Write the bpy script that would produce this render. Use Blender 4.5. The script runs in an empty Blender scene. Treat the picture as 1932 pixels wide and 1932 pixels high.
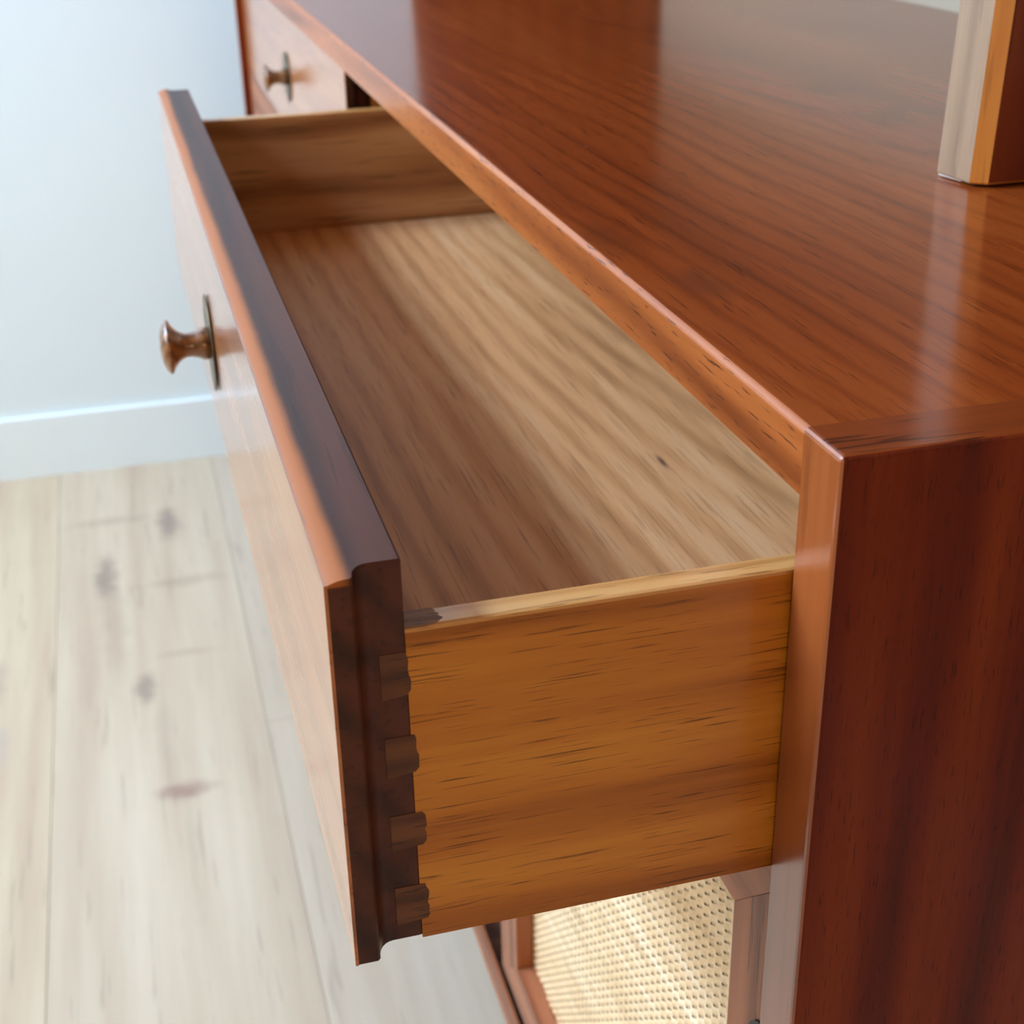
import bpy, bmesh, math, random
from mathutils import Vector, Matrix
random.seed(7)
scene = bpy.context.scene
COL = scene.collection
H = 0.70                                   # height of the credenza top above the floor

# ------------------------------------------------------------------ camera
def cam_axes(yaw, pitch, roll):
    cy, sy, cp, sp = math.cos(yaw), math.sin(yaw), math.cos(pitch), math.sin(pitch)
    f = Vector((sy * cp, cy * cp, sp)); r = Vector((cy, -sy, 0)); u = r.cross(f)
    cr, sr = math.cos(roll), math.sin(roll)
    return cr * r + sr * u, -sr * r + cr * u, f
cam_d = bpy.data.cameras.new('camera'); cam = bpy.data.objects.new('camera', cam_d); COL.objects.link(cam)
r_, u_, f_ = cam_axes(0.255983, -0.450177, -0.020803)
cam.matrix_world = Matrix(((r_.x, u_.x, -f_.x, -0.154396), (r_.y, u_.y, -f_.y, -0.281529), (r_.z, u_.z, -f_.z, 0.138182 + H), (0, 0, 0, 1)))
cam_d.sensor_width = 36; cam_d.lens = 2722.54 / 1932 * 36
cam_d.clip_start = 0.01
cam_d.dof.use_dof = True; cam_d.dof.focus_distance = 0.42; cam_d.dof.aperture_fstop = 21
scene.camera = cam

# ------------------------------------------------------------------ world, light, exposure
world = bpy.data.worlds.new('world'); scene.world = world; world.use_nodes = True
bg = world.node_tree.nodes['Background']; bg.inputs[0].default_value = (0.80, 0.92, 1.0, 1); bg.inputs[1].default_value = 0.6
WX = -1.70                                 # window wall
WY0, WY1, WZ0, WZ1 = 0.25, 1.55, 0.85, 2.42
def area(name, loc, rot, sx, sy, power, col):
    l = bpy.data.lights.new(name, 'AREA'); l.shape = 'RECTANGLE'; l.size = sx; l.size_y = sy; l.energy = power; l.color = col
    o = bpy.data.objects.new(name, l); COL.objects.link(o); o.location = loc; o.rotation_euler = rot
    return o
# bright sky in the upper part of the window, the duller street below it, and an added warm fill light behind the camera
area('window_sky', (WX - 0.13, (WY0 + WY1) / 2, 2.20), (0, -math.pi / 2, 0), 0.44, WY1 - WY0, 106, (0.54, 0.75, 1.10))
area('window_street', (WX - 0.13, (WY0 + WY1) / 2, 1.38), (0, -math.pi / 2, 0), 1.06, WY1 - WY0, 26, (0.85, 0.95, 1.0))
area('floor_lamp', (-0.75, -2.35, 0.95), (math.pi / 2, 0, 0), 0.45, 0.45, 7.5, (1.0, 0.60, 0.28))
vs = scene.view_settings
vs.view_transform = 'Standard'; vs.look = 'None'; vs.gamma = 1; vs.use_curve_mapping = False; vs.exposure = 0.45

# ------------------------------------------------------------------ material helpers
class NT:
    def __init__(s, name):
        s.m = bpy.data.materials.new(name); s.m.use_nodes = True
        s.t = s.m.node_tree; s.n = s.t.nodes; s.p = s.n['Principled BSDF']
    def new(s, kind, **kw):
        n = s.n.new(kind)
        for k, v in kw.items(): setattr(n, k, v)
        return n
    def link(s, a, b): s.t.links.new(a, b)
    def put(s, sock, v):
        if isinstance(v, bpy.types.NodeSocket): s.link(v, sock)
        else: sock.default_value = v
    def math(s, op, a, b=0.0, c=0.0, clamp=False):
        n = s.new('ShaderNodeMath', operation=op, use_clamp=clamp)
        for i, v in enumerate((a, b, c)): s.put(n.inputs[i], v)
        return n.outputs[0]
    def vmath(s, op, a, b=(0, 0, 0)):
        n = s.new('ShaderNodeVectorMath', operation=op); s.put(n.inputs[0], a); s.put(n.inputs[1], b)
        return n.outputs[1] if op in ('LENGTH', 'DISTANCE') else n.outputs[0]
    def noise(s, vec, scale=(1, 1, 1), detail=2, rough=0.5, dist=0.0):
        v = s.vmath('MULTIPLY', vec, scale)
        n = s.new('ShaderNodeTexNoise'); s.link(v, n.inputs['Vector']); n.inputs['Scale'].default_value = 1
        n.inputs['Detail'].default_value = detail; n.inputs['Roughness'].default_value = rough; n.inputs['Distortion'].default_value = dist
        return n.outputs['Fac']
    def smooth(s, x, a, b, lo=0.0, hi=1.0):
        n = s.new('ShaderNodeMapRange', interpolation_type='SMOOTHSTEP'); s.put(n.inputs[0], x)
        for i, v in zip((1, 2, 3, 4), (a, b, lo, hi)): n.inputs[i].default_value = v
        return n.outputs[0]
    def ramp(s, f, stops):
        n = s.new('ShaderNodeValToRGB'); s.link(f, n.inputs[0]); e = n.color_ramp.elements
        while len(e) < len(stops): e.new(0.5)
        for k, (p, c) in zip(e, stops): k.position = p; k.color = (*c, 1)
        return n.outputs[0]
    def mix(s, f, a, b, mode='MIX'):
        n = s.new('ShaderNodeMix', data_type='RGBA', blend_type=mode)
        s.put(n.inputs[0], f)
        for i, v in ((6, a), (7, b)):
            s.put(n.inputs[i], (*v, 1) if isinstance(v, tuple) and len(v) == 3 else v)
        return n.outputs[2]

def wood(name, axis, dark, mid, light, rings=55, warp=0.02, warp_s=(5, 1.0, 5), ring_amt=0.5, fiber=90, pore=0.6, pore_s=(430, 16, 430),
         pore_thr=0.60, rough=0.3, coat=0.0, coat_rough=0.1, seed=0.0, cath=None, blotch=0.25, bump=0.15, spec=0.5, ring_pow=1.8, fib_amt=1.0, phase=9.0, rand=False, extra=None, tint=None):
    """Grain along AXIS of object space: growth rings (CATH = centre across, centre along, slope gives arched ones), fibres, pores."""
    k = NT(name)
    co = k.new('ShaderNodeTexCoord').outputs['Object']
    sx = k.new('ShaderNodeSeparateXYZ'); k.link(co, sx.inputs[0]); X, Y, Z = sx.outputs
    order = {'y': (X, Y, Z), 'x': (Y, X, Z), 'z': (Y, Z, X)}[axis]
    cb = k.new('ShaderNodeCombineXYZ')
    for i in range(3): k.link(order[i], cb.inputs[i])
    g0 = cb.outputs[0]
    g = k.vmath('ADD', g0, (seed * 1.37, seed * 2.11, seed * 0.73))
    if rand:
        rd = k.new('ShaderNodeObjectInfo').outputs['Random']
        off = k.new('ShaderNodeCombineXYZ')
        k.link(k.math('MULTIPLY', rd, 37.0), off.inputs[0]); k.link(k.math('MULTIPLY', rd, 91.0), off.inputs[1]); k.link(k.math('MULTIPLY', rd, 17.0), off.inputs[2])
        g = k.vmath('ADD', g, off.outputs[0])
    gs = k.new('ShaderNodeSeparateXYZ'); k.link(g0, gs.inputs[0])
    w = k.math('MULTIPLY', k.math('SUBTRACT', k.noise(g, warp_s, 2), 0.5), warp * 2)
    u = k.math('ADD', k.math('ADD', gs.outputs[0], k.math('MULTIPLY', gs.outputs[2], 0.7)), w)
    if cath:
        a = k.math('SUBTRACT', u, cath[0]); b = k.math('MULTIPLY', k.math('SUBTRACT', gs.outputs[1], cath[1]), cath[2])
        u = k.math('ADD', k.math('SQRT', k.math('ADD', k.math('MULTIPLY', a, a), k.math('ADD', k.math('MULTIPLY', b, b), 1e-5))), k.math('MULTIPLY', w, 0.5))
    ph = k.math('ADD', k.math('MULTIPLY', u, rings * 2 * math.pi), k.math('MULTIPLY', k.noise(g, (3, 0.6, 3), 1), phase))
    ring = k.math('ADD', k.math('MULTIPLY', k.math('SINE', ph), 0.5), 0.5)
    ring = k.math('POWER', ring, ring_pow)
    fib = k.noise(g, (fiber, fiber * 0.05, fiber), 4, 0.6)
    blo = k.noise(g, (7, 1.3, 7), 2)
    v = k.math('ADD', k.math('MULTIPLY', ring, ring_amt), k.math('MULTIPLY', k.math('SUBTRACT', fib, 0.5), fib_amt))
    v = k.math('ADD', v, k.math('MULTIPLY', k.math('SUBTRACT', blo, 0.5), blotch * 4))
    v = k.math('ADD', v, 0.5 - 0.4 * ring_amt)
    c = k.ramp(v, [(0.12, light), (0.5, mid), (0.95, dark)])
    pn = k.smooth(k.noise(g, pore_s, 2, 0.6), pore_thr, pore_thr + 0.07)
    c = k.mix(k.math('MULTIPLY', pn, pore), c, tuple(0.35 * d for d in dark))
    if tint:
        c = k.mix(1.0, c, tint, 'MULTIPLY')
    if extra: c = extra(k, c, gs.outputs, co)
    k.put(k.p.inputs['Base Color'], c)
    k.p.inputs['Roughness'].default_value = rough
    k.p.inputs['Specular IOR Level'].default_value = spec
    k.p.inputs['Coat Weight'].default_value = coat; k.p.inputs['Coat Roughness'].default_value = coat_rough
    bp = k.new('ShaderNodeBump'); bp.inputs['Strength'].default_value = bump; bp.inputs['Distance'].default_value = 0.0006
    k.link(k.math('ADD', k.math('MULTIPLY', pn, -1.0), k.math('MULTIPLY', fib, 0.4)), bp.inputs['Height'])
    k.link(bp.outputs[0], k.p.inputs['Normal'])
    return k.m

def plain(name, col, rough=0.5, metal=0.0, noise=0.04, ns=60, spec=0.5):
    k = NT(name); co = k.new('ShaderNodeTexCoord').outputs['Object']
    f = k.noise(co, (ns, ns, ns), 3)
    k.put(k.p.inputs['Base Color'], k.mix(f, tuple(x * (1 - noise) for x in col), tuple(min(1, x * (1 + noise)) for x in col)))
    k.p.inputs['Roughness'].default_value = rough; k.p.inputs['Metallic'].default_value = metal; k.p.inputs['Specular IOR Level'].default_value = spec
    return k.m

def spots(lst):
    """Dark knots and cracks with a place of their own on a board: (u, v, half width, half length, strength)."""
    def fn(k, c, gs, co):
        n1 = k.math('SUBTRACT', k.noise(co, (38, 38, 38), 3), 0.5); n2 = k.math('SUBTRACT', k.noise(co, (21, 21, 21), 3), 0.5)
        for (u, v, a, b, s, col) in lst:
            du = k.math('DIVIDE', k.math('ADD', k.math('SUBTRACT', gs[0], u), k.math('MULTIPLY', n1, a * 1.3)), a)
            dv = k.math('DIVIDE', k.math('ADD', k.math('SUBTRACT', gs[1], v), k.math('MULTIPLY', n2, b * 1.0)), b)
            d = k.math('SQRT', k.math('ADD', k.math('MULTIPLY', du, du), k.math('MULTIPLY', dv, dv)))
            c = k.mix(k.smooth(d, 0.15, 1.15, s, 0.0), c, col)
        return c
    return fn

WAL = dict(dark=(0.075, 0.010, 0.0015), mid=(0.225, 0.040, 0.005), light=(0.34, 0.078, 0.012))
M = {}
def top_marks(k, c, gs, co):
    c = spots([(0.0225, 0.140, 0.010, 0.022, 0.45, (0.075, 0.018, 0.006)), (0.010, 0.205, 0.012, 0.030, 0.35, (0.075, 0.018, 0.006)),
               (0.195, 0.290, 0.006, 0.012, 0.35, (0.06, 0.015, 0.005))])(k, c, gs, co)
    sp = k.new('ShaderNodeTexVoronoi'); sp.inputs['Scale'].default_value = 26; k.link(co, sp.inputs['Vector'])
    return k.mix(k.smooth(sp.outputs['Distance'], 0.012, 0.02, 0.55, 0.0), c, (0.75, 0.45, 0.28))
M['top'] = wood('walnut_top', 'y', rings=90, warp=0.055, warp_s=(10, 2.6, 10), phase=30.0, ring_amt=0.17, ring_pow=5, fib_amt=0.6, cath=(0.20, 0.9, 0.10), rough=0.45, spec=0.04, coat=0.85, coat_rough=0.15,
                pore=0.5, pore_s=(900, 30, 900), pore_thr=0.60, extra=top_marks, seed=3, bump=0.06, **WAL)
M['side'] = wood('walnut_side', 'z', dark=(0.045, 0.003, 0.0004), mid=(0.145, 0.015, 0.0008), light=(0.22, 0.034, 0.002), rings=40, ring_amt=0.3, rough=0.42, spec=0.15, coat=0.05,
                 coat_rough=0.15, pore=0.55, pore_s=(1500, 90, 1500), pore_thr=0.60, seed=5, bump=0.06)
M['edge'] = wood('walnut_edge', 'y', dark=(0.16, 0.032, 0.006), mid=(0.37, 0.095, 0.018), light=(0.50, 0.155, 0.035), rings=60, ring_amt=0.3, rough=0.38, spec=0.3, coat=0.35, coat_rough=0.22,
                 pore=0.8, pore_s=(1000, 60, 1000), pore_thr=0.60, seed=8, bump=0.25)
M['face'] = wood('walnut_face', 'y', dark=(0.26, 0.070, 0.018), mid=(0.46, 0.155, 0.045), light=(0.58, 0.23, 0.075), rings=40, ring_amt=0.2, rough=0.34, spec=0.3, coat=0.95, coat_rough=0.14,
                 pore=0.4, seed=9, bump=0.05)
M['panel_edge'] = wood('walnut_panel_edge', 'z', dark=(0.17, 0.036, 0.008), mid=(0.30, 0.075, 0.016), light=(0.40, 0.11, 0.026), rings=30, ring_amt=0.15, rough=0.3, coat=0.65, coat_rough=0.22,
                       pore=0.2, seed=4, bump=0.04)
def lit_arris(k, c, gs, co):
    # window light caught along the front arris, painted into the drawer front's colour
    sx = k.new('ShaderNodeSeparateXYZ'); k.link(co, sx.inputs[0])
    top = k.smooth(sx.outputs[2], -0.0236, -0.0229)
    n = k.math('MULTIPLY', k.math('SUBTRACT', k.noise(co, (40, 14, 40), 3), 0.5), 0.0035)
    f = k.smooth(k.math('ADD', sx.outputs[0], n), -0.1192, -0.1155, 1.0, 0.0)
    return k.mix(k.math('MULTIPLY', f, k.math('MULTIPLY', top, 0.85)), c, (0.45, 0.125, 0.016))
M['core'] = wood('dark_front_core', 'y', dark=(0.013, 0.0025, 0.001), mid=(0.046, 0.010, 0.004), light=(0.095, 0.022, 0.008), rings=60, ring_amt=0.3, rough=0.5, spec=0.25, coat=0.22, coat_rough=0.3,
                 pore=0.35, seed=2, bump=0.08, blotch=0.3, extra=lit_arris)
M['tail'] = wood('dovetail_tail', 'x', dark=(0.035, 0.009, 0.003), mid=(0.10, 0.030, 0.008), light=(0.17, 0.06, 0.018), rings=160, ring_amt=0.4, rough=0.6, pore=0.6, pore_s=(700, 60, 700), seed=6)
M['stain'] = wood('stain_patch', 'x', dark=(0.07, 0.022, 0.007), mid=(0.20, 0.085, 0.03), light=(0.28, 0.13, 0.05), rings=200, ring_amt=0.4, rough=0.5, spec=0.3, pore=0.6, pore_s=(900, 60, 900), seed=7)
M['oak'] = wood('varnished_oak', 'x', dark=(0.26, 0.072, 0.007), mid=(0.53, 0.185, 0.016), light=(0.70, 0.30, 0.038), rings=45, warp=0.012, warp_s=(9, 2.2, 9), ring_amt=0.3, rough=0.4, spec=0.25,
                coat=0.3, coat_rough=0.14, pore=0.8, pore_s=(1700, 30, 1700), pore_thr=0.60, seed=11, bump=0.22)
M['oak_top'] = wood('oak_top_edge', 'x', dark=(0.36, 0.14, 0.03), mid=(0.64, 0.31, 0.09), light=(0.76, 0.43, 0.16), rings=160, ring_amt=0.35, rough=0.34, coat=0.6, coat_rough=0.14, pore=0.5, pore_s=(1100, 42, 1100), seed=33, bump=0.3)
M['oak_far'] = wood('oak_far_side', 'x', dark=(0.34, 0.14, 0.045), mid=(0.62, 0.32, 0.125), light=(0.76, 0.46, 0.22), rings=38, warp=0.03, warp_s=(12, 3, 12), ring_amt=0.6, rough=0.45, coat=0.2, pore=0.5, seed=12)
M['bottom'] = wood('oak_drawer_bottom', 'y', dark=(0.38, 0.165, 0.055), mid=(0.66, 0.32, 0.125), light=(0.76, 0.43, 0.20), rings=70, warp=0.03, warp_s=(9, 2.4, 9), ring_amt=0.28, cath=(0.055, 0.62, 0.16), rough=0.5, spec=0.2,
                   coat=0.0, coat_rough=0.2, pore=0.5, pore_s=(1300, 18, 1300), pore_thr=0.585, seed=13, bump=0.12,
                   extra=spots([(0.0582, 0.263, 0.0016, 0.010, 0.95, (0.10, 0.055, 0.03))]))
M['frame'] = wood('cane_door_frame', 'z', dark=(0.10, 0.032, 0.014), mid=(0.31, 0.105, 0.045), light=(0.43, 0.165, 0.075), rings=50, ring_amt=0.4, rough=0.45, spec=0.2, coat=0.12, coat_rough=0.2, pore=0.6, seed=14)
M['rail'] = wood('cane_door_rail', 'y', dark=(0.10, 0.032, 0.014), mid=(0.31, 0.105, 0.045), light=(0.43, 0.165, 0.075), rings=50, ring_amt=0.4, rough=0.45, spec=0.2, coat=0.12, coat_rough=0.2, pore=0.6, seed=15)
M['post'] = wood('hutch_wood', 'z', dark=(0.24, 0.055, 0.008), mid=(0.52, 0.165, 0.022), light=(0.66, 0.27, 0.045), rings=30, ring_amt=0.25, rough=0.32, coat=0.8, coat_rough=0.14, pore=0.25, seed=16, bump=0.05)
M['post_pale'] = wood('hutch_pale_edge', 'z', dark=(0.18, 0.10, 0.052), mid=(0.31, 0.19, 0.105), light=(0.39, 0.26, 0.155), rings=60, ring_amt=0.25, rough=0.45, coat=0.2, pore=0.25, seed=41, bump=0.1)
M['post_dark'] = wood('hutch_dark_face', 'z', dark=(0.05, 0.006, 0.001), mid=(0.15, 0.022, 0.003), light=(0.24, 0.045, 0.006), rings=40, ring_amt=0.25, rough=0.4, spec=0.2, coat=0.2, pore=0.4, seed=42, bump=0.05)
M['inside'] = wood('carcass_inside', 'x', dark=(0.05, 0.015, 0.006), mid=(0.12, 0.04, 0.015), light=(0.2, 0.07, 0.03), rings=40, rough=0.6, seed=17)
M['knob'] = wood('turned_knob', 'x', dark=(0.06, 0.018, 0.006), mid=(0.20, 0.07, 0.016), light=(0.36, 0.15, 0.04), rings=140, ring_amt=0.4, rough=0.3, coat=0.8, coat_rough=0.12, pore=0.3, seed=18, bump=0.02)
M['cane'] = wood('cane_strand', 'y', dark=(0.52, 0.34, 0.16), mid=(0.84, 0.58, 0.31), light=(0.92, 0.72, 0.46), rings=20, ring_amt=0.1, fiber=140, rough=0.4, coat=0.3, pore=0.15, seed=19, rand=True, bump=0.03, blotch=0.3)
M['bronze'] = plain('aged_brass', (0.16, 0.12, 0.07), 0.38, 1.0, 0.25, 200)
M['black'] = plain('black_metal', (0.02, 0.017, 0.014), 0.45, 0.6, 0.2)
M['glide'] = plain('white_glide', (0.55, 0.51, 0.45), 0.5)  # pale colour for the painted bevel highlight
M['wall'] = plain('white_paint', (0.79, 0.905, 0.925), 0.6, noise=0.012, ns=8)
M['cream'] = plain('cream_paint', (0.36, 0.29, 0.20), 0.6, noise=0.012, ns=8)
M['tan'] = plain('tan_paint', (0.50, 0.33, 0.19), 0.7, noise=0.012, ns=8)
M['trim'] = plain('white_trim', (0.85, 0.95, 0.96), 0.35, noise=0.01)
M['ceil'] = plain('timber_ceiling', (0.30, 0.14, 0.055), 0.7, noise=0.1, ns=5)  # unseen ceiling; brown made up to dim and warm the bounced light
FL = dict(dark=(0.46, 0.33, 0.235), mid=(0.575, 0.47, 0.33), light=(0.66, 0.56, 0.415), rings=14, warp=0.05, warp_s=(7, 1.4, 7), ring_amt=0.14, fiber=45, rough=0.42, coat=0.15, coat_rough=0.25,
          pore=0.25, pore_s=(160, 7, 160), pore_thr=0.62, blotch=0.16, bump=0.05, spec=0.4)
M['plank'] = wood('pale_oak_plank', 'y', rand=True, seed=20, **FL)
K = (0.20, 0.135, 0.12)
M['plank_knots'] = wood('knotty_oak_plank', 'y', seed=21, extra=spots([
    (-0.160, 1.500, 0.018, 0.065, 0.6, K), (-0.242, 1.365, 0.017, 0.075, 0.6, K), (-0.205, 1.095, 0.013, 0.040, 0.55, K), (-0.176, 0.898, 0.032, 0.020, 0.65, (0.26, 0.13, 0.10)),
    (-0.238, 1.530, 0.065, 0.016, 0.35, (0.30, 0.20, 0.14)), (-0.155, 1.330, 0.062, 0.016, 0.35, (0.30, 0.20, 0.14)), (-0.160, 1.157, 0.045, 0.010, 0.3, (0.32, 0.22, 0.15)),
    (-0.235, 1.23, 0.02, 0.16, 0.28, (0.34, 0.24, 0.17)), (-0.19, 0.99, 0.012, 0.12, 0.25, (0.36, 0.26, 0.2)), (-0.175, 0.80, 0.006, 0.14, 0.28, (0.36, 0.27, 0.2))]), **FL)
M['plank_grey'] = wood('greyed_oak_plank', 'y', seed=22, tint=(0.95, 0.95, 0.98), extra=spots([(-0.03, 0.52, 0.012, 0.02, 0.45, (0.25, 0.2, 0.18)), (-0.05, 0.80, 0.01, 0.03, 0.3, K)]), **FL)
M['plank_left'] = wood('creamy_oak_plank', 'y', seed=27, tint=(1.02, 1.0, 0.96), extra=spots([(-0.362, 1.02, 0.022, 0.05, 0.45, (0.30, 0.31, 0.33)), (-0.36, 1.15, 0.012, 0.06, 0.25, K)]), **FL)
def glass():
    k = NT('window_glass')
    t = k.new('ShaderNodeBsdfTransparent'); gl = k.new('ShaderNodeBsdfGlossy'); gl.inputs['Roughness'].default_value = 0.02
    mx = k.new('ShaderNodeMixShader'); mx.inputs[0].default_value = 0.06
    k.link(t.outputs[0], mx.inputs[1]); k.link(gl.outputs[0], mx.inputs[2]); k.link(mx.outputs[0], k.n['Material Output'].inputs[0])
    return k.m
M['glass'] = glass()

# ------------------------------------------------------------------ object helpers
WORLD = {}
def place(o, world, parent):
    WORLD[o.name] = world
    if parent is not None:
        o.parent = parent; o.matrix_basis = WORLD[parent.name].inverted() @ world
    else: o.matrix_basis = world
def empty(name, loc, parent=None):
    o = bpy.data.objects.new(name, None); o.empty_display_size = 0.05; COL.objects.link(o)
    place(o, Matrix.Translation(loc), parent); return o
def obj(name, bm, mat, parent=None, origin=None, smooth=False, soft=None, **props):
    """Link a bmesh drawn in world coordinates as one object, with its origin at ORIGIN (the parent's by default)."""
    W = Matrix.Translation(origin) if origin is not None else (Matrix.Translation(WORLD[parent.name].translation) if parent is not None else Matrix())
    bmesh.ops.recalc_face_normals(bm, faces=bm.faces)
    me = bpy.data.meshes.new(name); bm.transform(W.inverted()); bm.to_mesh(me); bm.free()
    if smooth:
        for p in me.polygons: p.use_smooth = True
    if soft:
        for p in me.polygons: p.use_smooth = True
        me.set_sharp_from_angle(angle=soft)
    for m in (mat if isinstance(mat, (list, tuple)) else [mat]): me.materials.append(m)
    o = bpy.data.objects.new(name, me); COL.objects.link(o); place(o, W, parent)
    for k, v in props.items(): o[k] = v
    return o
def box(bm, x0, x1, y0, y1, z0, z1, bev=0.0, seg=2):
    v = [bm.verts.new((x, y, z)) for x in (x0, x1) for y in (y0, y1) for z in (z0, z1)]
    fs = [bm.faces.new([v[i] for i in q]) for q in ((0, 1, 3, 2), (4, 6, 7, 5), (0, 4, 5, 1), (2, 3, 7, 6), (0, 2, 6, 4), (1, 5, 7, 3))]
    if bev:
        es = list({e for f in fs for e in f.edges})
        bmesh.ops.bevel(bm, geom=es, offset=bev, segments=seg, profile=0.5, affect='EDGES')
def bx(*a, bev=0.0, seg=2):
    bm = bmesh.new(); box(bm, *a, bev=bev, seg=seg); return bm
def prism(pts, axis, a, b, bev=0.0):
    """Extrude a polygon: pts in the plane normal to AXIS, from A to B along it."""
    bm = bmesh.new()
    def P(p, t): return {'x': (t, p[0], p[1]), 'y': (p[0], t, p[1]), 'z': (p[0], p[1], t)}[axis]
    A = [bm.verts.new(P(p, a)) for p in pts]; B = [bm.verts.new(P(p, b)) for p in pts]
    n = len(pts)
    bm.faces.new(A); bm.faces.new(B[::-1])
    for i in range(n): bm.faces.new((A[i], A[(i + 1) % n], B[(i + 1) % n], B[i]))
    if bev: bmesh.ops.bevel(bm, geom=bm.edges[:], offset=bev, segments=2, profile=0.5, affect='EDGES')
    return bm
def lathe(profile, cx, cy, cz, n=40):
    """Turned about an axis along -X; profile = (distance out from cx, radius)."""
    bm = bmesh.new(); rings = []
    for a, r in profile:
        rings.append([bm.verts.new((cx - a, cy + r * math.cos(2 * math.pi * i / n), cz + r * math.sin(2 * math.pi * i / n))) for i in range(n)] if r > 1e-6 else [bm.verts.new((cx - a, cy, cz))])
    for p, q in zip(rings, rings[1:]):
        for i in range(n):
            if len(p) == 1 and len(q) == 1: continue
            if len(p) == 1: bm.faces.new((p[0], q[i], q[(i + 1) % n]))
            elif len(q) == 1: bm.faces.new((p[i], q[0], p[(i + 1) % n]))
            else: bm.faces.new((p[i], q[i], q[(i + 1) % n], p[(i + 1) % n]))
    return bm

# ------------------------------------------------------------------ room shell
RX, NY, EY, CZ = 0.4585, -2.6, 1.716, 2.52
ST = dict(kind='structure')
floor = obj('floor', bx(WX, RX, NY, EY, -0.05, -0.008), M['inside'], **ST)
pw = 0.2125; x = -0.0875
while x > WX: x -= pw
row = 0
while x < RX:
    a, b = max(x, WX), min(x + pw, RX)
    mid = abs(x + 0.3) < 0.01
    y = 0.36 if mid else NY - random.uniform(0.1, 1.1)
    if mid:
        while y > NY: y -= 1.4
    while y < EY:
        c, d = max(y, NY), min(y + 1.4, EY)
        if d - c > 0.02:
            mat = M['plank']
            vis = d > 0.9
            if vis and mid: mat = M['plank_knots']
            elif vis and abs(x + 0.0875) < 0.01: mat = M['plank_grey']
            elif vis and abs(x + 0.5125) < 0.01: mat = M['plank_left']
            org = (0, 0, 0) if mat is not M['plank'] else ((a + b) / 2, (c + d) / 2, 0)
            obj('plank', bx(a + 0.0002, b - 0.0002, c + 0.0002, d - 0.0002, -0.008, 0.0, bev=0.0004, seg=1), mat, floor, origin=org)
        y += 1.4
    x += pw; row += 1
obj('ceiling', bx(WX - 0.1, RX + 0.1, NY - 0.1, EY + 0.1, CZ, CZ + 0.08), M['ceil'], **ST)
obj('wall_far', bx(WX - 0.1, RX + 0.1, EY, EY + 0.1, -0.05, CZ), M['wall'], **ST)
obj('wall_right', bx(RX, RX + 0.1, NY - 0.1, EY, -0.05, CZ), M['cream'], **ST)
obj('wall_near', bx(WX - 0.1, RX + 0.1, NY - 0.1, NY, -0.05, CZ), M['tan'], **ST)
bm = bmesh.new()
box(bm, WX - 0.1, WX, NY, WY0, -0.05, CZ); box(bm, WX - 0.1, WX, WY1, EY, -0.05, CZ)
box(bm, WX - 0.1, WX, WY0, WY1, -0.05, WZ0); box(bm, WX - 0.1, WX, WY0, WY1, WZ1, CZ)
obj('wall_left', bm, M['wall'], **ST)
win = empty('window_1', (WX - 0.05, (WY0 + WY1) / 2, WZ0)); win['kind'] = 'structure'
bm = bmesh.new(); fw = 0.045
box(bm, WX - 0.08, WX - 0.03, WY0, WY1, WZ0, WZ0 + fw); box(bm, WX - 0.08, WX - 0.03, WY0, WY1, WZ1 - fw, WZ1)
for yy in (WY0, (WY0 + WY1) / 2 - fw / 2, WY1 - fw): box(bm, WX - 0.08, WX - 0.03, yy, yy + fw, WZ0 + fw, WZ1 - fw)
obj('window_frame', bm, M['trim'], win)
for a, b in ((WY0 + fw, (WY0 + WY1) / 2 - fw / 2), ((WY0 + WY1) / 2 + fw / 2, WY1 - fw)):
    obj('pane', bx(WX - 0.058, WX - 0.053, a, b, WZ0 + fw, WZ1 - fw), M['glass'], win)
obj('window_sill', bx(WX - 0.03, WX + 0.05, WY0 - 0.04, WY1 + 0.04, WZ0 - 0.025, WZ0, bev=0.004), M['trim'], win)
def skirt(name, a, b, along):
    prof = [(0, 0), (0.007, 0), (0.007, 0.088), (0.006, 0.090), (0, 0.090)]
    if along == 'far': bm = prism([(EY - p, q) for p, q in prof], 'x', a, b)
    elif along == 'right': bm = prism([(RX - p, q) for p, q in prof], 'y', a, b)
    else: bm = prism([(WX + p, q) for p, q in prof], 'y', a, b)
    obj(name, bm, M['trim'], **ST)
skirt('baseboard_far', WX, RX, 'far'); skirt('baseboard_right', NY, EY - 0.015, 'right'); skirt('baseboard_left', NY, EY - 0.015, 'left')

# ------------------------------------------------------------------ credenza carcass
T, L, D = 0.020, 1.5947, 0.4557
XD = 0.0085                                 # drawer and door faces sit this far behind the case front
ZB = -0.552                                 # underside of the case, below the top
cred = empty('credenza', (D / 2, L / 2, 0))
cred['label'] = 'long walnut credenza with one drawer pulled open and woven cane doors'; cred['category'] = 'credenza'
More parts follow.
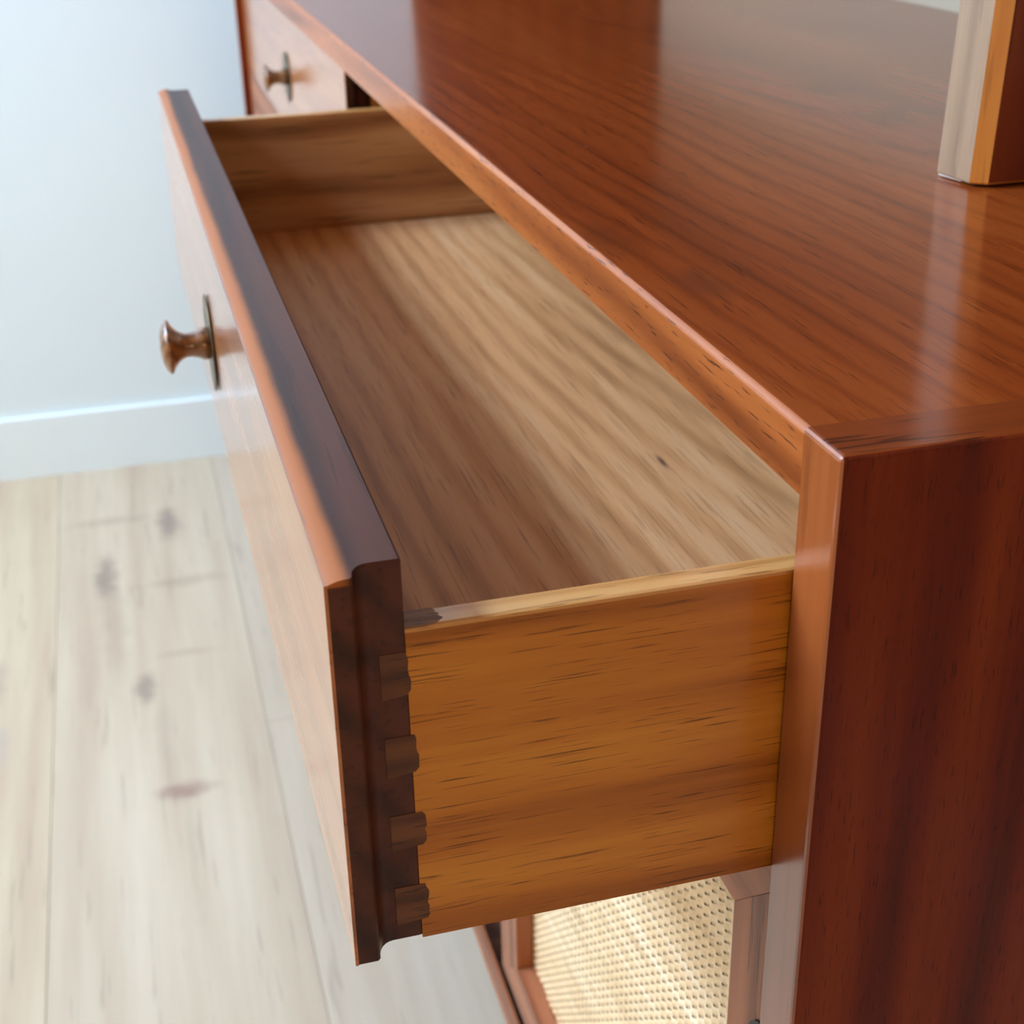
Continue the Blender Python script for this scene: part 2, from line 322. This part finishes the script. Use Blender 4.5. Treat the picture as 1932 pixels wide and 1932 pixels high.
# top board: profile in X-Z, softly rounded front arris, swept along Y
r = 0.0024; HT = 0.0185
prof = [(0.0, H - HT), (0.0, H - r)] + [(r - r * math.cos(t * math.pi / 12), H - r + r * math.sin(t * math.pi / 12)) for t in range(1, 7)] + [(D - 0.001, H), (D, H - 0.001), (D, H - HT)]
bm = prism(prof, 'y', T, L - T)
def split_top(o):
    me = o.data
    for p in me.polygons:
        p.material_index = 0 if p.normal.z > 0.93 else 1
        if abs(p.normal.y) < 0.5 and p.normal.x < -0.02 and p.normal.z > 0.02: p.use_smooth = False
to = obj('top_board', bm, [M['top'], M['edge']], cred, origin=(0, 0, H)); split_top(to)
def side_panel(y0, y1):
    b = 0.0016
    bm = bmesh.new(); box(bm, 0, D, y0, y1, H + ZB, H)
    outer = y0 if y0 < 0.001 else y1
    es = [e for e in bm.edges if (sum(1 for v in e.verts if v.co.x < 1e-6) == 2 and (sum(1 for v in e.verts if abs(v.co.y - outer) < 1e-6) == 2 or sum(1 for v in e.verts if v.co.z > H - 1e-6) == 2)) or (sum(1 for v in e.verts if v.co.z > H - 1e-6) == 2 and abs((e.verts[0].co - e.verts[1].co).x) > 0.1 and (e.verts[0].co.y < 0.001 or e.verts[0].co.y > L - 0.001))]
    bmesh.ops.bevel(bm, geom=es, offset=b, segments=3, profile=0.5, affect='EDGES')
    o = obj('side_panel', bm, [M['side'], M['panel_edge'], M['edge_x']], cred, origin=(0, 0, H))
    for p in o.data.polygons:
        p.material_index = 1 if p.normal.x < -0.5 else (2 if p.normal.z > 0.8 else 0)
    return o
M['edge_x'] = wood('walnut_end_band', 'x', dark=(0.11, 0.018, 0.003), mid=(0.20, 0.036, 0.005), light=(0.29, 0.062, 0.010), rings=50, ring_amt=0.15, rough=0.4, spec=0.1, coat=0.8, coat_rough=0.15,
                   pore=0.8, pore_s=(420, 26, 420), pore_thr=0.60, seed=31, bump=0.1)
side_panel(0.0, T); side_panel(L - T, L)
obj('back_panel', bx(D - 0.008, D - 0.002, T, L - T, H + ZB, H - HT), M['inside'], cred)
obj('bottom_panel', bx(XD + 0.003, D - 0.008, T, L - T, H + ZB, H - 0.545), M['inside'], cred)
obj('bottom_rail', bx(XD, XD + 0.003, T, L - T, H + ZB, H - 0.530, bev=0.0006), M['rail'], cred, origin=(0, 0, H))
obj('divider', bx(0.07, D - 0.008, 0.752, 0.772, H - 0.545, H - HT), M['inside'], cred)
obj('dust_panel', bx(0.028, D - 0.008, T, L - T, H - 0.1455, H - 0.1405), M['inside'], cred)
for lx in (0.05, D - 0.05):
    for ly in (0.07, L - 0.07):
        bm = bmesh.new(); n = 20
        rr = [(H + ZB, 0.019), (H + ZB - 0.02, 0.0185), (0.0, 0.011)]
        rings = [[bm.verts.new((lx + q * math.cos(2 * math.pi * i / n), ly + q * math.sin(2 * math.pi * i / n), z)) for i in range(n)] for z, q in rr]
        for p, q in zip(rings, rings[1:]):
            for i in range(n): bm.faces.new((p[i], q[i], q[(i + 1) % n], p[(i + 1) % n]))
        bm.faces.new(rings[0]); bm.faces.new(rings[-1])
        obj('leg', bm, M['side'], cred, origin=(lx, ly, 0))

# ------------------------------------------------------------------ drawers
TF = 0.0188; VEN = 0.0009
def front_board(xb, yn, yf, z0, z1, lip):
    """Board whose lip (front part) runs LIP past its core at both ends, with a small cove between; top front edge eased."""
    # (distance in front of the back face, how far the core end is set back from the lip end)
    pl = [(0.0, lip + 0.0003), (0.0006, lip), (0.0082, lip)] + [(0.0082 + 0.0046 * math.sin(t * math.pi / 12), lip - (lip - 0.0008) * (1 - math.cos(t * math.pi / 12))) for t in range(1, 7)] + [(0.0135, 0.0)]
    pl += [(a, 0.0) for a in (0.0150, 0.0163, 0.0174, 0.0182, TF)]
    bm = bmesh.new(); rings = []
    for a, s in pl:
        e = max(0.0, (a - 0.0138) / (TF - 0.0138))
        dz = 0.0011 * e * e + (0.0005 if a < 0.0005 else 0)
        zz = z1 - dz
        rings.append([bm.verts.new((xb - a, yn + s, zz)), bm.verts.new((xb - a, yf - s, zz)), bm.verts.new((xb - a, yf - s, z0)), bm.verts.new((xb - a, yn + s, z0))])
    for p, q in zip(rings, rings[1:]):
        for i in range(4): bm.faces.new((p[i], q[i], q[(i + 1) % 4], p[(i + 1) % 4]))
    bm.faces.new(rings[0]); bm.faces.new(rings[-1])
    return bm
KNOB = [(0, 0), (0, 0.0077), (0.0025, 0.0078), (0.0036, 0.0076), (0.0055, 0.0066), (0.0085, 0.0058), (0.0110, 0.0058), (0.0130, 0.0064), (0.0150, 0.0078), (0.0168, 0.0100), (0.0178, 0.0120),
        (0.0184, 0.0129), (0.0190, 0.0131), (0.0198, 0.0127), (0.0212, 0.0108), (0.0224, 0.0080), (0.0231, 0.0045), (0.0234, 0.0)]
PLATE = [(0.0002, 0), (0.0002, 0.012), (0.0003, 0.018), (0.0006, 0.0230), (0.0011, 0.0233), (0.0015, 0.0230), (0.0011, 0.018), (0.0010, 0.012), (0.0010, 0.0)]
def knob(dr, x, y, z):
    p = obj('backplate', lathe(PLATE, x, y, z, 48), M['bronze'], dr, origin=(x, y, z), smooth=True); p['label'] = 'thin dished dark brass disc behind the knob'
    k = obj('knob', lathe([(a + 0.0014, q) for a, q in KNOB], x, y, z, 40), M['knob'], dr, origin=(x, y, z), smooth=True); k['label'] = 'turned wooden mushroom knob'
def jag(x0, x1, za, zb, amp, n, rnd):
    """Outline with straight left edge and a torn right edge, for tail ends and the stain that ran past the joint."""
    pts = [(x0, za), (x0, zb)]
    for i in range(n + 1):
        t = i / n
        pts.append((x1 + rnd.uniform(-amp, amp) - (0.0006 if i in (0, n) else 0), zb + (za - zb) * t))
    return pts
Yn = T + 0.0015                             # outer face of the near drawer side
def drawer(x_back, yn_lip, yf_lip, lip, is_open):
    dr = empty('drawer', (x_back, yn_lip + lip, H - 0.139), cred)
    y0, y1 = yn_lip + lip, yf_lip - lip     # outer faces of the two sides
    xr = x_back + 0.345 if is_open else D - 0.03
    zs, zb, zt, zk = H - 0.0411, H - 0.1389, H - 0.0214, H - 0.1378
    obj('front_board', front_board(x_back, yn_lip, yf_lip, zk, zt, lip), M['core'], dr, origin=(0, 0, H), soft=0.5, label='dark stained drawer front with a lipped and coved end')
    vb = prism([(yn_lip, zk - 0.0003), (yf_lip, zk - 0.0003), (yf_lip, zt - 0.0011), (yn_lip, zt - 0.0011)], 'x', x_back - TF - VEN, x_back - TF)
    obj('face_veneer', vb, M['face'], dr, origin=(0, 0, H), label='glossy pale reddish walnut veneer on the drawer face')
    ts = 0.0088
    for k, (a, b) in enumerate(((y0, y0 + ts), (y1 - ts, y1))):
        bm = prism([(a, zb), (b, zb), (b, zs - 0.0008), (b - 0.0008, zs), (a + 0.0012, zs), (a + 0.0003, zs - 0.0004), (a, zs - 0.0012)], 'x', x_back, xr)
        sb = obj('side_board', bm, [M['oak'] if k == 0 else M['oak_far'], M['oak_top']], dr, origin=(x_back, a, H))
        for p in sb.data.polygons: p.material_index = 1 if p.normal.z > 0.3 else 0
    obj('rear_board', bx(xr - 0.011, xr, y0 + ts, y1 - ts, zb + 0.02, zs), M['oak_far'], dr)
    obj('bottom_board', bx(x_back - 0.003, xr - 0.011, y0 + ts - 0.003, y1 - ts + 0.003, H - 0.1243, H - 0.1193), M['bottom'], dr, origin=(0, 0, H), label='pale grained oak drawer bottom')
    if is_open:
        rnd = random.Random(4)
        for (z1, z2, xe) in ((-0.0475, -0.0600, -0.1024), (-0.0722, -0.0836, -0.1014), (-0.0966, -0.1072, -0.1004), (-0.1203, -0.1322, -0.1008)):
            pts = jag(-0.1097, xe, H + z2, H + z1, 0.0004, 9, rnd)
            pts[0] = (pts[0][0], pts[0][1] - 0.0007)
            obj('dovetail', prism(pts, 'y', Yn - 0.00015, Yn + 0.0045), M['tail'], dr, origin=(0, 0, H))
        pts = [(-0.1027, 0.0219), (-0.1027, 0.0299), (-0.0945, 0.0299), (-0.0938, 0.0285), (-0.0942, 0.0278), (-0.0932, 0.0268), (-0.0937, 0.0258), (-0.0926, 0.0245), (-0.0934, 0.0238), (-0.0945, 0.0226), (-0.0975, 0.0219)]
        obj('joint_stain', prism([(a, b) for a, b in pts], 'z', zs - 0.0005, zs + 0.00012), M['stain'], dr, origin=(0, 0, H), label='dark patch of stain on the end of the side board')
    return dr
SK = math.radians(0.34)
d1 = drawer(-0.1029, 0.0149, 0.7286, 0.0066, True)
knob(d1, -0.1029 - TF - VEN, 0.3925, H - 0.0870)
d1.matrix_basis = d1.matrix_basis @ Matrix.Rotation(SK, 4, 'Z')
d2 = drawer(XD + 0.0197, 0.7973, L - T - 0.001, 0.0066, False)
knob(d2, XD, 1.157, H - 0.0848)

# ------------------------------------------------------------------ cane doors
XC = 0.0195                                 # plane of the cane
def strand_weft(z, yr, pitch, w, tilt, zlim, yph):
    """Flat horizontal strand, arching forward over each upright strand and dipping between them."""
    bm = bmesh.new(); prev = None; y0, y1 = yr
    n = int((y1 - y0) / pitch * 6)
    for j in range(n + 1):
        y = y0 + (y1 - y0) * j / n
        zc = z + tilt * (y - y0)
        if not zlim[0] < zc < zlim[1]: prev = None; continue
        c = math.cos(2 * math.pi * (y - yph) / pitch)
        xo = XC - 0.00055 * c; zc -= 0.00022 * c
        cur = [bm.verts.new((xo + 0.0004, y, zc - w / 2)), bm.verts.new((xo - 0.0001, y, zc - w * 0.36)), bm.verts.new((xo - 0.0003, y, zc)), bm.verts.new((xo - 0.0001, y, zc + w * 0.36)), bm.verts.new((xo + 0.0004, y, zc + w / 2))]
        if prev:
            for q in range(4): bm.faces.new((prev[q], cur[q], cur[q + 1], prev[q + 1]))
        prev = cur
    return bm
def strand_warp(y, zr, w):
    bm = bmesh.new(); prev = None; za, zb = zr
    for j in range(9):
        z = za + (zb - za) * j / 8; xo = XC + 0.0008
        cur = [bm.verts.new((xo + 0.0003, y - w / 2, z)), bm.verts.new((xo - 0.0003, y, z)), bm.verts.new((xo + 0.0003, y + w / 2, z))]
        if prev:
            for q in range(2): bm.faces.new((prev[q], cur[q], cur[q + 1], prev[q + 1]))
        prev = cur
    return bm
M['cane_z'] = M['cane']
def cane_door(ya, yb, dx, near_stile, far_stile, strands, top=0.1470):
    zt, zb = H - top, H - 0.5090
    it, ib = H - 0.1867, H - 0.4795
    ia, ie = ya + near_stile, yb - far_stile
    dr = empty('sliding_door', (XD + dx, (ya + yb) / 2, zb), cred)
    x0, x1 = XD + dx, XD + dx + 0.017
    for pts, nm, mt in (([(ya, zb), (ia, ib), (ia, it), (ya, zt)], 'stile', 'frame'), ([(yb, zb), (yb, zt), (ie, it), (ie, ib)], 'stile', 'frame'),
                        ([(ya, zt), (ia, it), (ie, it), (yb, zt)], 'rail', 'rail'), ([(ya, zb), (yb, zb), (ie, ib), (ia, ib)], 'rail', 'rail')):
        obj(nm, prism(pts, 'x', x0, x1, bev=0.00035), M[mt], dr, origin=(0, 0, H))
    pitch_z, pitch_y, tilt = 0.0051, 0.0065, -0.20
    global XC
    keep = XC; XC = XC + dx
    zs_ = []; z = it - 0.002 - tilt * (ie - ia)
    while z > ib - 0.001: zs_.append(z); z -= pitch_z
    ys_ = []; y = ia + 0.0025
    while y < ie + 0.001: ys_.append(y); y += pitch_y
    wefts = [strand_weft(z, (ia - 0.004, ie + 0.004), pitch_y, 0.0040, tilt, (ib - 0.004, it + 0.004), ys_[0]) for z in zs_]
    warps = [strand_warp(y, (ib - 0.004, it + 0.004), 0.0040) for y in ys_]
    if strands:
        for z, bm in zip(zs_, wefts):
            if len(bm.faces): obj('cane_strand', bm, M['cane'], dr, origin=(XC, (ia + ie) / 2, z), smooth=True)
        for y, bm in zip(ys_, warps): obj('cane_strand', bm, M['cane_z'], dr, origin=(XC, y, (it + ib) / 2), smooth=True)
    else:
        bm = bmesh.new()
        for b in wefts + warps:
            me = bpy.data.meshes.new('tmp'); b.to_mesh(me); b.free(); bm.from_mesh(me); bpy.data.meshes.remove(me)
        obj('cane_weave', bm, M['cane'], dr, kind='stuff', smooth=True)
    XC = keep
    # oval finger pull set in the near stile
    cy, cz, ry, rz = ya + 0.0125, H - 0.2385, 0.0135, 0.0240
    def ov(s, n=28): return [(cy + ry * s * math.cos(2 * math.pi * i / n), cz + rz * s * math.sin(2 * math.pi * i / n)) for i in range(n)]
    bm = bmesh.new(); lv = [(1.0, x0 + 0.0002), (1.0, x0 - 0.0011), (0.86, x0 - 0.0013), (0.80, x0 - 0.0006), (0.62, x0 - 0.0003)]
    rings = [[bm.verts.new((xx, a, b)) for a, b in ov(s)] for s, xx in lv]
    for p, q in zip(rings, rings[1:]):
        for i in range(28): bm.faces.new((p[i], q[i], q[(i + 1) % 28], p[(i + 1) % 28]))
    bm.faces.new(rings[-1]); bm.faces.new(rings[0])
    obj('finger_pull', bm, M['black'], dr, label='dark oval finger pull')
    return dr
cane_door(T + 0.0003, 0.388, 0.0, 0.0412, 0.0365, True)
cane_door(0.366, 0.746, 0.032, 0.0385, 0.0385, False)
cane_door(0.778, 1.165, 0.020, 0.0385, 0.0385, False)
cane_door(1.143, L - T - 0.0005, 0.0, 0.0385, 0.0385, False, top=0.1390)

# ------------------------------------------------------------------ hutch on the credenza top
hx0, hxb, hh = 0.1717, 0.4555, 0.66
hut = empty('hutch', (hx0 + 0.13, L / 2, H))
hut['label'] = 'walnut hutch standing on the credenza top with a chamfered pale-edged upright'; hut['category'] = 'hutch'
def upright(ya, yb, mirror):
    c = 0.0058; cyv = 0.0045
    b0 = 0.0012
    pts = [(hx0, ya + cyv), (hx0 + c, ya), (hxb, ya), (hxb, yb), (hx0 + 0.003, yb), (hx0 - 0.0019, yb - 0.002)]
    if mirror: pts = [(x, ya + yb - y) for x, y in pts]
    bm = prism(pts, 'z', H + b0, H + hh)
    for v in bm.verts:                      # front edge leans back slightly
        if v.co.x < hx0 + 0.01: v.co.x += 0.030 * (v.co.z - H)
    es = [e for e in bm.edges if abs(e.verts[0].co.z - e.verts[1].co.z) < 1e-6 and e.verts[0].co.z < H + 0.01]
    bmesh.ops.bevel(bm, geom=es, offset=0.0008, segments=2, profile=0.5, affect='EDGES')
    u = obj('upright', bm, [M['post'], M['post_pale'], M['post_dark']], hut, origin=(hx0, ya, H))
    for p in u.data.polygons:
        p.material_index = 1 if p.normal.x < -0.9 else (2 if abs(p.normal.y) > 0.9 else 0)  # chamfer colour holds its lit tone, the y faces' colour their shade
    obj('foot_pad', prism([(hx0 + 0.004, ya + 0.006), (hx0 + 0.03, ya + 0.006), (hx0 + 0.03, yb - 0.004), (hx0 + 0.004, yb - 0.004)], 'z', H, H + b0 + 0.0002), M['black'], hut)
    obj('foot_pad', prism([(hxb - 0.03, ya + 0.006), (hxb - 0.004, ya + 0.006), (hxb - 0.004, yb - 0.004), (hxb - 0.03, yb - 0.004)], 'z', H, H + b0 + 0.0002), M['black'], hut)
    f0 = yb - 0.016 if not mirror else ya + 0.002
    obj('glide', prism([(hx0 + 0.0008, f0), (hx0 + 0.012, f0), (hx0 + 0.012, f0 + 0.014), (hx0 - 0.0012, f0 + 0.014)], 'z', H + 0.0006, H + b0 + 0.0002), M['glide'], hut, label='thin white furniture glide under the upright')  # painted highlight: white strip where the bottom bevel catches light
    return u
upright(0.2252, 0.2530, False)
upright(L - 0.2530, L - 0.2252, True)
obj('shelf', bx(hx0 + 0.03, hxb - 0.004, 0.2530, L - 0.2530, H + 0.28, H + 0.298, bev=0.001), M['post_dark'], hut, origin=(0, 0, H + 0.28))
obj('back_panel', bx(hxb - 0.008, hxb - 0.001, 0.2530, L - 0.2530, H + 0.28, H + hh), M['post_dark'], hut)
obj('top_shelf', bx(hx0 + 0.022, hxb, 0.2252, L - 0.2252, H + hh, H + hh + 0.02, bev=0.0015), M['top'], hut, origin=(0, 0, H + hh))
